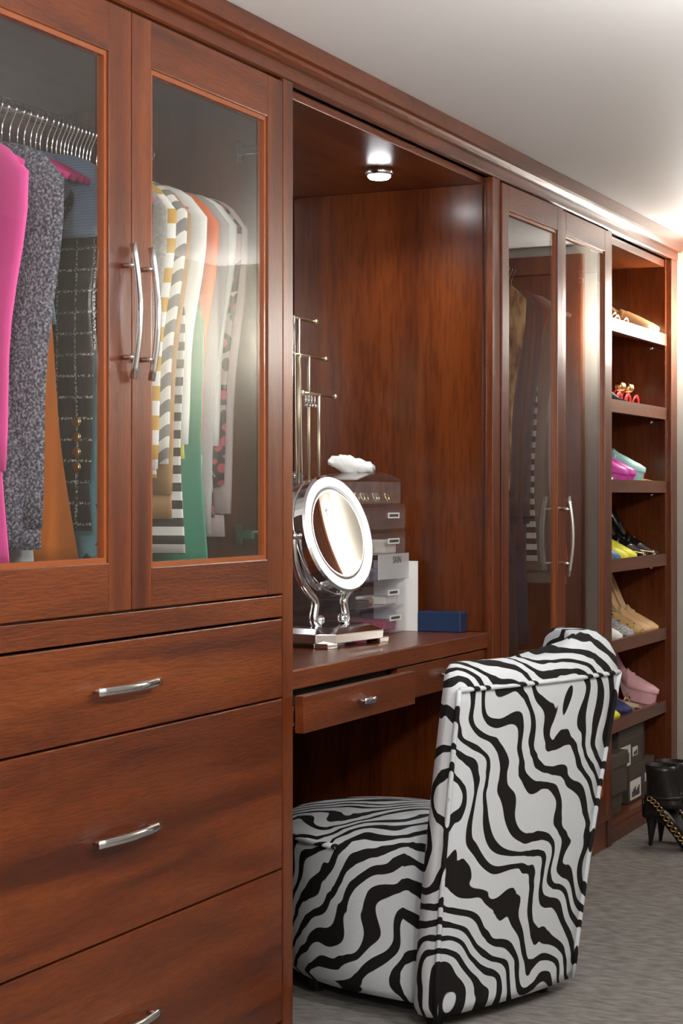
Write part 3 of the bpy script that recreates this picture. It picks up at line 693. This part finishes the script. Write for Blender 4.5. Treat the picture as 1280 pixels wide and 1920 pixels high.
GL = [  # kind, X, material, label, options
 ('blouse', 2.575, plain('hot_pink', (.95,.08,.40), .6, sheen=.3), 'hot pink blouse with draped sleeve hanging first behind the wardrobe glass', dict(sw=.148, hem=.86, sleeve=.56, hw=.15, sleeve_r=.055, flare=.03)),
 ('tweed_jacket', 2.655, 'tweed_grey', 'blue-grey bouclé tweed jacket next to the hot pink blouse', dict(sw=.170, hem=.83, sleeve=.66, hw=.18, sleeve_r=.052, th=.012)),
 ('blouse', 2.715, colmat((.75,.80,.85), .8), 'pale blue-white long blouse behind the grey tweed jacket', dict(sw=.14, hem=.89, sleeve=0, hw=.13)),
 ('shirt', 2.760, colmat((.95,.26,.02), .7), 'bright orange shirt beside the black plaid jacket', dict(sw=.10, hem=.86, sleeve=0, hw=.12, flare=.10)),
 ('knit_top', 2.800, 'rib_blue', 'light blue ribbed knit top on a pink hanger', dict(sw=.195, hem=.42, sleeve=.13, hw=.12, sleeve_r=.045)),
 ('jacket', 2.850, 'tweed_black', 'black plaid jacket with four gold cuff buttons', dict(sw=.152, hem=.80, sleeve=.58, hw=.16, sleeve_r=.042, buttons=True, th=.011)),
 ('dress', 2.893, 'chain_print', 'turquoise and brown chain-print dress', dict(sw=.175, hem=.89, sleeve=.2, hw=.19, flare=.03)),
 ('dress', 2.925, colmat((.55,.015,.03), .6), 'red dress behind the chain-print dress', dict(sw=.15, hem=.88, sleeve=0, hw=.18)),
 ('jacket', 2.965, colmat((.012,.012,.014), .8), 'plain black blazer with gold cuff buttons', dict(sw=.172, hem=.78, sleeve=.60, hw=.17, buttons=True, th=.011, sleeve_r=.044)),
 ('top', 2.995, 'polka_pink', 'pink polka-dot top beside the black blazer', dict(sw=.16, hem=.89, sleeve=0, hw=.18)),
 ('cardigan', 3.020, 'knit_grey', 'grey knit cardigan next to the gold-striped blouse', dict(sw=.18, hem=.77, sleeve=.58, hw=.18, sleeve_r=.036)),
 ('blouse', 3.048, 'stripe_gold', 'white blouse with mustard gold stripes', dict(sw=.185, hem=.70, sleeve=.55, hw=.18, sleeve_r=.034)),
 ('shirt', 3.075, 'stripe_grey', 'white shirt with diagonal grey stripes', dict(sw=.19, hem=.66, sleeve=.54, hw=.19, sleeve_r=.038)),
 ('coat', 3.100, colmat((.42,.24,.10), .8), 'tan jacket behind the striped shirts', dict(sw=.185, hem=.78, sleeve=.60, hw=.185, sleeve_r=.036)),
 ('top', 3.125, 'stripe_black', 'white top with bold black stripes at the hem', dict(sw=.165, hem=.85, sleeve=0, hw=.20)),
 ('shirt', 3.150, colmat((.80,.82,.80), .7), 'crisp plain white shirt between striped top and lemon top', dict(sw=.19, hem=.76, sleeve=.50, hw=.18, sleeve_r=.04)),
 ('top', 3.175, colmat((.78,.72,.06), .7), 'lemon yellow top next to the emerald dress', dict(sw=.185, hem=.66, sleeve=.48, hw=.17, sleeve_r=.03)),
 ('dress', 3.196, colmat((.04,.30,.20), .7), 'emerald green dress with low hem', dict(sw=.15, hem=.885, sleeve=0, hw=.20, flare=.02)),
 ('blouse', 3.2235, colmat((.72,.16,.05), .7), 'burnt orange blouse with white cuffs', dict(sw=.185, hem=.70, sleeve=.52, hw=.17, sleeve_r=.032, cuff=colmat((.85,.85,.85), .8))),
 ('cardigan', 3.2478, colmat((.36,.36,.37), .9), 'mid grey long cardigan beside the burnt orange blouse', dict(sw=.19, hem=.86, sleeve=.68, hw=.18, sleeve_r=.036)),
 ('blouse', 3.2737, colmat((.82,.83,.80), .6), 'sheer off-white blouse beside the floral blouse', dict(sw=.195, hem=.72, sleeve=.5, hw=.18, sleeve_r=.036)),
 ('blouse', 3.2995, 'floral_dark', 'dark blouse with pink and red floral print', dict(sw=.195, hem=.78, sleeve=.58, hw=.17, sleeve_r=.033)),
 ('shirt', 3.326, colmat((.70,.58,.58), .7), 'pale pink shirt nearest the wardrobe side panel', dict(sw=.2, hem=.82, sleeve=.64, hw=.18, sleeve_r=.03)),
]
hc = [PK, 'pale', PK, PK, PK, 'mauve', 'mauve', 'pale', PK, 'pale', 'pale']
plain('mauve', (.45,.14,.26), .8); plain('pale', (.55,.58,.60), .6); plain('teal_plastic', (.02,.22,.25), .4)
for i, (kind, X, m, label, kw) in enumerate(GL):
    garment(kind, X, RY, RZ, m, label, seed=i, **kw)
    hanger(X, RY, RZ, mat(hc[i % len(hc)]), 'slim metal-hook hanger carrying clothes in the wardrobe with drawers', 'loaded hangers in the wardrobe with drawers')
for X in (2.91, 2.948, 2.980, 3.008, 3.034, 3.062, 3.088, 3.1375, 3.1865, 3.2357, 3.2866):
    hanger(X, RY, RZ, 'mauve', 'empty dusky mauve hanger with metal hook', 'empty mauve hangers')
for X in (2.69, 2.738, 2.78, 2.825, 2.872):          # empty pink velvet hangers between the clothes
    hanger(X, RY, RZ, PK, 'empty hot pink velvet hanger with metal hook', 'empty pink hangers')
GR = [
 ('fur_coat', 4.955, 'fur', 'brown fur coat behind the ajar glass door', dict(sw=.195, hem=.80, sleeve=.60, hw=.2, sleeve_r=.075, th=.03)),
 ('dress', 5.01, 'velvet_magenta', 'magenta velvet dress hanging beside the fur coat', dict(sw=.14, hem=1.16, sleeve=0, hw=.19)),
 ('jacket', 5.06, colmat((.015,.02,.04), .7), 'midnight blue jacket next to the fur coat', dict(sw=.19, hem=.95, sleeve=.62, hw=.2)),
 ('jacket', 5.11, colmat((.03,.02,.018), .7), 'very dark brown long coat in the tall wardrobe', dict(sw=.19, hem=1.25, sleeve=.7, hw=.2)),
 ('jacket', 5.16, colmat((.05,.02,.025), .7), 'dark burgundy jacket in the tall wardrobe', dict(sw=.19, hem=.9, sleeve=.62, hw=.2)),
 ('coat', 5.21, colmat((.02,.025,.05), .7), 'navy blue long coat in the tall wardrobe', dict(sw=.19, hem=1.2, sleeve=.7, hw=.2)),
 ('top', 5.26, colmat((.25,.04,.03), .8), 'rust red cropped top in the tall wardrobe', dict(sw=.19, hem=.5, sleeve=.25, hw=.18)),
 ('dress', 5.31, 'stripe_black', 'black and white striped dress', dict(sw=.17, hem=.95, sleeve=0, hw=.19)),
 ('cardigan', 5.36, colmat((.24,.22,.20), .9), 'darker taupe draped cardigan next to the striped dress', dict(sw=.18, hem=.98, sleeve=.75, hw=.2, flare=.06)),
 ('cardigan', 5.42, colmat((.34,.32,.29), .9), 'light taupe draped wrap next to the coral-edged coat', dict(sw=.18, hem=1.02, sleeve=.78, hw=.21, flare=.06)),
 ('coat', 5.48, colmat((.65,.07,.05), .7), 'coral red coat hanging beside the light taupe wrap', dict(sw=.17, hem=.95, sleeve=.7, hw=.2, flare=.05)),
]
for i, (kind, X, m, label, kw) in enumerate(GR):
    garment(kind, X, .3, 1.875, m, label, seed=50+i, **kw)
    hanger(X, .3, 1.875, 'teal_plastic' if i % 3 == 2 else ('mauve' if i % 3 else 'pale'), 'metal-hook hanger carrying clothes in the tall wardrobe', 'loaded hangers in the tall wardrobe')
for X in (5.53, 5.56, 5.59, 5.62): hanger(X, .3, 1.875, 'pale', "empty grey hanger at the end of the tall wardrobe's rail", 'empty hangers at the rail end')
bk_ = thing('wicker_hamper', 'tall round wicker hamper on the floor of the tall wardrobe', 'basket', (5.31, .18, .1105))
noisy('wicker', (.25,.15,.04), (.42,.28,.09), 60, .7)
bm = bmesh.new(); lathe(bm, [(.112,.0),(.112,.012)], 36, (0,0,0)); mesh_obj('base', bm, 'wicker', bk_, True)
for k in range(24):
    bm = bmesh.new(); r = .108+.0008*k; z = .023+k*.022
    tube(bm, [Vector((r*math.cos(a), r*math.sin(a), z+.003*math.sin(8*a+k*PI))) for a in [2*PI*i/36 for i in range(37)]], .0112, 6); mesh_obj('woven_band', bm, 'wicker', bk_, True, smooth=True)

# ------------------------------------------------------------------ shoes
def smooth(a, b, x): x = max(0, min(1, (x-a)/(b-a))); return x*x*(3-2*x)
def make_shoe(name, label, group, X, y_toe, z, upper, insole, sole, heel_h=.09, plat=0.0, L=.235, toe='round', rz=0, shaft=0, heel='stiletto', straps=0, extra=None, tilt=0.0):
    """shoe with its toe towards -Y; local l runs heel(0) -> toe(1)"""
    ks = 1.18 if tilt else 1.0
    cy = y_toe+L*ks/2*math.cos(tilt)
    t = thing(name, label, 'shoe', (X, cy, z+(math.tan(tilt)*(cy-.014))), rz, group)
    t.rotation_euler = (tilt, 0, rz)
    if tilt: t.scale = (1, ks, 1.22)
    def fl(s): return plat + .006 + heel_h*(1-smooth(.16, .68, s))                     # foot-bed height
    def wd(s):
        b = .027+.004*math.sin(PI*min(1, s/.3))-.004*smooth(.25,.42,s)*(1-smooth(.45,.6,s))+.012*smooth(.42,.70,s)
        if toe == 'point': return max(.004, b*(1-smooth(.72,1.0,s)*.93))
        return max(.004, b*math.sqrt(max(.02, 1-max(0,(s-.76)/.245)**2.4)))
    def yy(s): return L/2 - L*s
    S = [i/26 for i in range(27)]
    # sole: thin plate following the foot-bed (+ platform under the ball)
    bm = bmesh.new(); rings = []
    for s in S:
        f = fl(s); w_ = wd(s)*1.0; lo = 0.0005 if s > .62 else max(.0005, f-.008-plat*smooth(.45,.66,s))
        if heel == 'wedge': lo = .0005
        rings.append([Vector((-w_, yy(s), lo)), Vector((w_, yy(s), lo)), Vector((w_, yy(s), f-.001)), Vector((-w_, yy(s), f-.001))])
    loft(bm, rings); mesh_obj('sole', bm, sole, t, True)
    # insole
    bm = bmesh.new(); rings = [[Vector((-wd(s)*.9, yy(s), fl(s)-.0008)), Vector((wd(s)*.9, yy(s), fl(s)-.0008)), Vector((wd(s)*.9, yy(s), fl(s)+.002)), Vector((-wd(s)*.9, yy(s), fl(s)+.002))] for s in S[:25]]
    loft(bm, rings); mesh_obj('insole', bm, insole, t, True)
    if straps == 0:
        # quarter (open shell from the heel to the throat) and vamp (closed over the toes)
        bm = bmesh.new(); rings = []
        for s in [i/20*.64 for i in range(21)]:
            w_ = wd(s); f = fl(s); h = .052*(1-smooth(0,.3,s))+.020*smooth(0,.3,s)+.016*smooth(.5,.64,s)
            if shaft: h = .05
            i_ = .0025
            rings.append([Vector((-w_,yy(s),f-.003)), Vector((-w_*1.02,yy(s),f+h*.6)), Vector((-w_*.94,yy(s),f+h)), Vector((-w_*.94+i_,yy(s),f+h)), Vector((-w_+i_,yy(s),f+.002)),
                          Vector((w_-i_,yy(s),f+.002)), Vector((w_*.94-i_,yy(s),f+h)), Vector((w_*.94,yy(s),f+h)), Vector((w_*1.02,yy(s),f+h*.6)), Vector((w_,yy(s),f-.003))])
        # close the heel: cup
        loft(bm, rings)
        f = fl(0)
        cup = []
        for i in range(9):
            a = PI*i/8; cup.append((math.cos(a)*wd(0), math.sin(a)*.016))
        loft(bm, [[Vector((x, L/2-.001+y, f+zz)) for x, y in cup]+[Vector((x*.88, L/2-.001+y*.75, f+zz)) for x, y in reversed(cup)] for zz in (-.004, .03, .053)])
        rings = []
        for i in range(15):
            s = .56+.44*i/14; w_ = wd(s)*1.02; f = fl(s); h = (.020*(1-smooth(.60,1.0,s))+.022)*(.55+.45*min(1, wd(s)/.03))
            rings.append([Vector((w_*math.cos(a), yy(s)-(.004 if i == 14 else 0), f-.003+h*(math.sin(a) if a <= PI else 0))) for a in [PI*k/12 for k in range(13)]])
        loft(bm, rings); mesh_obj('upper', bm, upper, t, True, smooth=True)
    else:
        for q in range(straps):
            s = (.62, .78, .42, .1, .25)[q]; bm = bmesh.new(); w_ = wd(s)+.002; f = fl(s)
            hh = (.036,.026,.06,.085,.075)[q]
            tube(bm, [Vector((w_*math.cos(a), yy(s)+(.012*math.sin(a) if q > 1 else 0), f+hh*math.sin(a))) for a in [PI*k/12 for k in range(13)]], .0055, 6, .45, up=(0,1,0)); mesh_obj('strap', bm, upper, t, True, smooth=True)
        if straps > 3:
            bm = bmesh.new(); tube(bm, [Vector((.03*math.cos(a), yy(.12)+.03*math.sin(a), fl(.1)+.085)) for a in [2*PI*k/18 for k in range(19)]], .005, 6); mesh_obj('ankle_strap', bm, upper, t, True, smooth=True)
            bm = bmesh.new(); tube(bm, [Vector((0,yy(.62),fl(.62)+.036)), Vector((0,yy(.42),fl(.42)+.062)), Vector((0,yy(.2),fl(.1)+.085))], .005, 6); mesh_obj('strap', bm, upper, t, True, smooth=True)
    if heel_h > .03 and heel != 'wedge':
        bm = bmesh.new(); r1 = .021 if heel == 'block' else .0055; r0 = .025
        n = 8; rings = []
        for i in range(n+1):
            s = i/n; r = r0+(r1-r0)*s**.55; zc = (fl(.06)-.004)*(1-s)+.0005*s
            rings.append([Vector((r*math.cos(a)*1.0, yy(.07)+.006*s+r*math.sin(a), zc)) for a in [2*PI*k/12 for k in range(12)]])
        loft(bm, rings); mesh_obj('heel', bm, sole if heel == 'block' else upper, t, True, smooth=True)
    if shaft:
        bm = bmesh.new(); rings = []
        for i in range(9):
            s = i/8; z_ = fl(.1)+.03+(shaft-.03)*s; rx = .036+.010*s; ry_ = .050+.004*s+.02*(1-s)**3; cy = yy(.2)-.012*(1-s)
            rings.append([Vector((rx*math.cos(a), cy+ry_*math.sin(a), z_)) for a in [2*PI*k/20 for k in range(20)]])
        r_in = [[v*1.0 for v in r] for r in rings]
        inner = [[Vector((v.x*.93, (v.y-yy(.2))*.95+yy(.2), v.z-(.0 if j else 0))) for v in rings[-1-j]] for j in range(2)]
        loft(bm, rings+inner); mesh_obj('shaft', bm, upper, t, True, smooth=True)
        bm = bmesh.new(); rr = rings[2]; tube(bm, [v*1.0+Vector((math.copysign(.003, v.x), 0, 0)) for v in rr]+[rr[0]], .006, 6); mesh_obj('strap', bm, upper, t, True, smooth=True)
        # ornamental chain
        cz = fl(.4)+.045
        for q in range(11):
            a = q/10; bm = bmesh.new(); p = Vector((-.047-.004*math.sin(PI*a), yy(.14+.5*a), fl(.14+.5*a)*.75+.085-.055*a))
            tube(bm, [p+Vector((.003*math.sin(b*2), .010*math.cos(b), .007*math.sin(b))) for b in [2*PI*k/12 for k in range(13)]], .0022, 6); mesh_obj('chain_link', bm, 'gold', t, True, smooth=True)
    if extra == 'gold_trim':
        bm = bmesh.new(); tube(bm, [Vector((wd(s)*sg*1.04, yy(s), fl(s)+.006)) for sg, ss in ((-1,[.6+.04*i for i in range(10)]),(1,[.96-.04*i for i in range(10)])) for s in ss], .003, 6); mesh_obj('trim', bm, 'gold', t, True, smooth=True)
    if extra == 'bow':
        bm = bmesh.new(); sphere(bm, (-.012,yy(.66),fl(.66)+.046), .014); sphere(bm, (.012,yy(.66),fl(.66)+.046), .014); mesh_obj('bow', bm, 'gold', t, True, smooth=True)
    return t
TAN = colmat((.55,.30,.13), .45); BRN = colmat((.28,.12,.045), .45); DKIN = colmat((.06,.045,.04), .6); NUDE = colmat((.72,.46,.24), .35)
BLK = plain('patent_black', (.012,.011,.011), .15, coat=.6); MAG = colmat((.62,.06,.42), .35); TUR = colmat((.40,.72,.68), .4); RED = colmat((.62,.02,.03), .4)
YEL = colmat((.80,.78,.05), .5); BLU = colmat((.05,.18,.40), .5); WHT = colmat((.85,.84,.82), .45); NAV = colmat((.02,.03,.14), .5); PNK = colmat((.80,.45,.50), .3)
noisy('glitter', (.12,.12,.12), (.72,.72,.72), 260, .4, .6); SIL = 'satin_steel'; CRM = colmat((.7,.6,.48), .6)
def xs(px): return min(hx(px, .02), SR-.048)
shoes = [ # name, label, group, toe px, shelf, upper, insole, sole, kw
 ('sandal','brown leather gladiator sandal on the top shelf',"brown gladiator sandals",1186,0,BRN,TAN,BRN,dict(heel_h=.02,straps=5)),
 ('sandal','brown leather gladiator sandal on the top shelf',"brown gladiator sandals",1202,0,BRN,TAN,BRN,dict(heel_h=.02,straps=5)),
 ('wedge_shoe','tan round-toed wedge with dark insole on the top shelf','tan wedges',1218,0,TAN,DKIN,TAN,dict(heel_h=.04,heel='wedge',plat=.012)),
 ('wedge_shoe','tan round-toed wedge with dark insole on the top shelf','tan wedges',1241,0,TAN,DKIN,TAN,dict(heel_h=.04,heel='wedge',plat=.012)),
 ('heeled_sandal','bright red strappy heeled sandal on the second shelf',None,1190,1,RED,CRM,RED,dict(heel_h=.10,straps=4)),
 ('pump','black pointed stiletto pump on the second shelf',None,1172,1,BLK,CRM,BLK,dict(heel_h=.085,toe='point')),
 ('sandal','low red sandal with gold bow on the second shelf','red bow sandals',1206,1,RED,CRM,RED,dict(heel_h=.012,straps=2,extra='bow')),
 ('sandal','low red sandal with gold bow on the second shelf','red bow sandals',1221,1,RED,CRM,RED,dict(heel_h=.012,straps=2,extra='bow')),
 ('pump','silver pump beside the magenta platform pumps',None,1146,2,SIL,CRM,SIL,dict(heel_h=.06)),
 ('platform_pump','magenta platform pump on the third shelf','magenta platform pumps',1172,2,MAG,TAN,MAG,dict(heel_h=.10,plat=.02)),
 ('platform_pump','magenta platform pump on the third shelf','magenta platform pumps',1186,2,MAG,TAN,MAG,dict(heel_h=.10,plat=.02)),
 ('platform_pump','mint turquoise platform pump with tall heel on the third shelf',None,1203,2,TUR,TUR,TUR,dict(heel_h=.085,plat=.03)),
 ('sandal','brown wooden-soled sandal on the third shelf','brown wooden-soled sandals',1218,2,BRN,TAN,BRN,dict(heel_h=.09,straps=2,heel='block')),
 ('sandal','brown wooden-soled sandal on the third shelf','brown wooden-soled sandals',1238,2,BRN,TAN,BRN,dict(heel_h=.09,straps=2,heel='block')),
 ('flat_shoe','red ballet flat beside the blue ballet flat',None,1144,3,RED,CRM,RED,dict(heel_h=.006)),
 ('flat_shoe','blue ballet flat on the fourth shelf',None,1159,3,BLU,CRM,BLU,dict(heel_h=.006)),
 ('flat_shoe','yellow ballet flat on the fourth shelf','yellow ballet flats',1174,3,YEL,CRM,YEL,dict(heel_h=.006)),
 ('flat_shoe','yellow ballet flat on the fourth shelf','yellow ballet flats',1190,3,YEL,CRM,YEL,dict(heel_h=.006)),
 ('pump','black patent stiletto with gold trimmed pointed toe on the fourth shelf','black gold-trimmed stilettos',1212,3,BLK,NUDE,BLK,dict(heel_h=.11,toe='point',extra='gold_trim')),
 ('pump','black patent stiletto with gold trimmed pointed toe on the fourth shelf','black gold-trimmed stilettos',1240,3,BLK,NUDE,BLK,dict(heel_h=.11,toe='point',extra='gold_trim')),
 ('flat_shoe','white round-toed shoe on the fifth shelf',None,1163,4,WHT,CRM,WHT,dict(heel_h=.02)),
 ('pump','silver-grey glitter pump on the fifth shelf',None,1186,4,'glitter',DKIN,BLK,dict(heel_h=.09)),
 ('loafer','leopard-print pump on the fifth shelf',None,1205,4,'leopard',TAN,BRN,dict(heel_h=.10)),
 ('pump','nude patent stiletto pump on the fifth shelf','nude stiletto pumps',1219,4,NUDE,NUDE,NUDE,dict(heel_h=.12)),
 ('pump','nude patent stiletto pump on the fifth shelf','nude stiletto pumps',1243,4,NUDE,NUDE,NUDE,dict(heel_h=.12)),
 ('flat_shoe','yellow flat with navy neighbour on the lowest shelf',None,1158,5,YEL,CRM,YEL,dict(heel_h=.006)),
 ('flat_shoe','round navy blue flat on the lowest shelf',None,1182,5,NAV,CRM,NAV,dict(heel_h=.02)),
 ('sandal','gold heeled sandal on the lowest shelf',None,1205,5,'gold',CRM,'gold',dict(heel_h=.07,straps=4)),
 ('platform_pump','pale pink platform pump on the lowest shelf',None,1228,5,PNK,PNK,PNK,dict(heel_h=.10,plat=.03)),
]
for nm, lb, gp, px, sh, u, i_, so, kw in shoes:
    make_shoe(nm, lb, gp, xs(px), .022, SHELVES[sh]-.0135, u, i_, so, tilt=math.radians(11), **kw)
BT = plain('boot_black', (.016,.015,.015), .3)
make_shoe('ankle_boot','black stiletto ankle boot with gold chain on the carpet','black ankle boots', 5.73, -.365, .0, BT, DKIN, BT, heel_h=.095, L=.25, toe='point', shaft=.165, rz=math.radians(-14))
make_shoe('ankle_boot','black stiletto ankle boot with gold chain on the carpet','black ankle boots', 5.84, -.375, .0, BT, DKIN, BT, heel_h=.095, L=.25, toe='point', shaft=.165, rz=math.radians(-6))

# ------------------------------------------------------------------ shoe boxes on the cabinet base
plain('box_brown', (.075,.060,.048), .6); plain('box_lid', (.085,.068,.055), .6)
def shoe_box(x0, x1, y0, y1, z0, z1, label, labels=(), lid=True):
    t = thing('shoe_box', label, 'box', ((x0+x1)/2, (y0+y1)/2, z0), group=None)
    zl = z1-.045 if lid else z1
    box('carton', x0+.003, x1-.003, y0+.003, y1-.003, z0+.0005, zl+.004 if lid else z1, 'box_brown', t, .001)
    if lid: box('lid', x0, x1, y0, y1, zl, z1, 'box_lid', t, .0015)
    for a, b, c, e in labels:
        p = box('sticker', x0+a, x0+b, y0+(.0005 if not lid or e < zl-z0 else -.001), y0+.0032, z0+c, z0+e, 'label_white', t, 0)
        bm = bmesh.new(); n = max(2, int((b-a)/.02))
        for k in range(n): bx(bm, x0+a+(b-a)*(.12+.76*k/n), x0+a+(b-a)*(.12+.76*(k+.5)/n), y0-.0016, y0-.0009, z0+c+(e-c)*.15, z0+c+(e-c)*(.45+.1*(k % 3)))
        mesh_obj('print', bm, 'ink', p)
    return t
shoe_box(6.085, 6.41, .035, .33, .0705, .200, 'dark brown shoe box with two white stickers on the cabinet base', [(.02,.15,.01,.075),(.21,.24,.05,.08)])
shoe_box(5.955, 6.262, .035, .30, .2005, .335, 'dark brown shoe box with white sticker stacked on the stickered box', [(.02,.15,.005,.075),(.18,.24,.03,.06)])
shoe_box(6.268, 6.425, .07, .30, .2005, .318, 'small dark brown shoe box with open pale top at the stack end', [], False)
shoe_box(5.725, 5.95, -.0, .28, .1455, .28, 'plain dark brown lidded shoe box on the lowest flat box', [])
shoe_box(5.725, 5.95, .02, .28, .0705, .145, 'low dark flat box lying on the cabinet base', [])
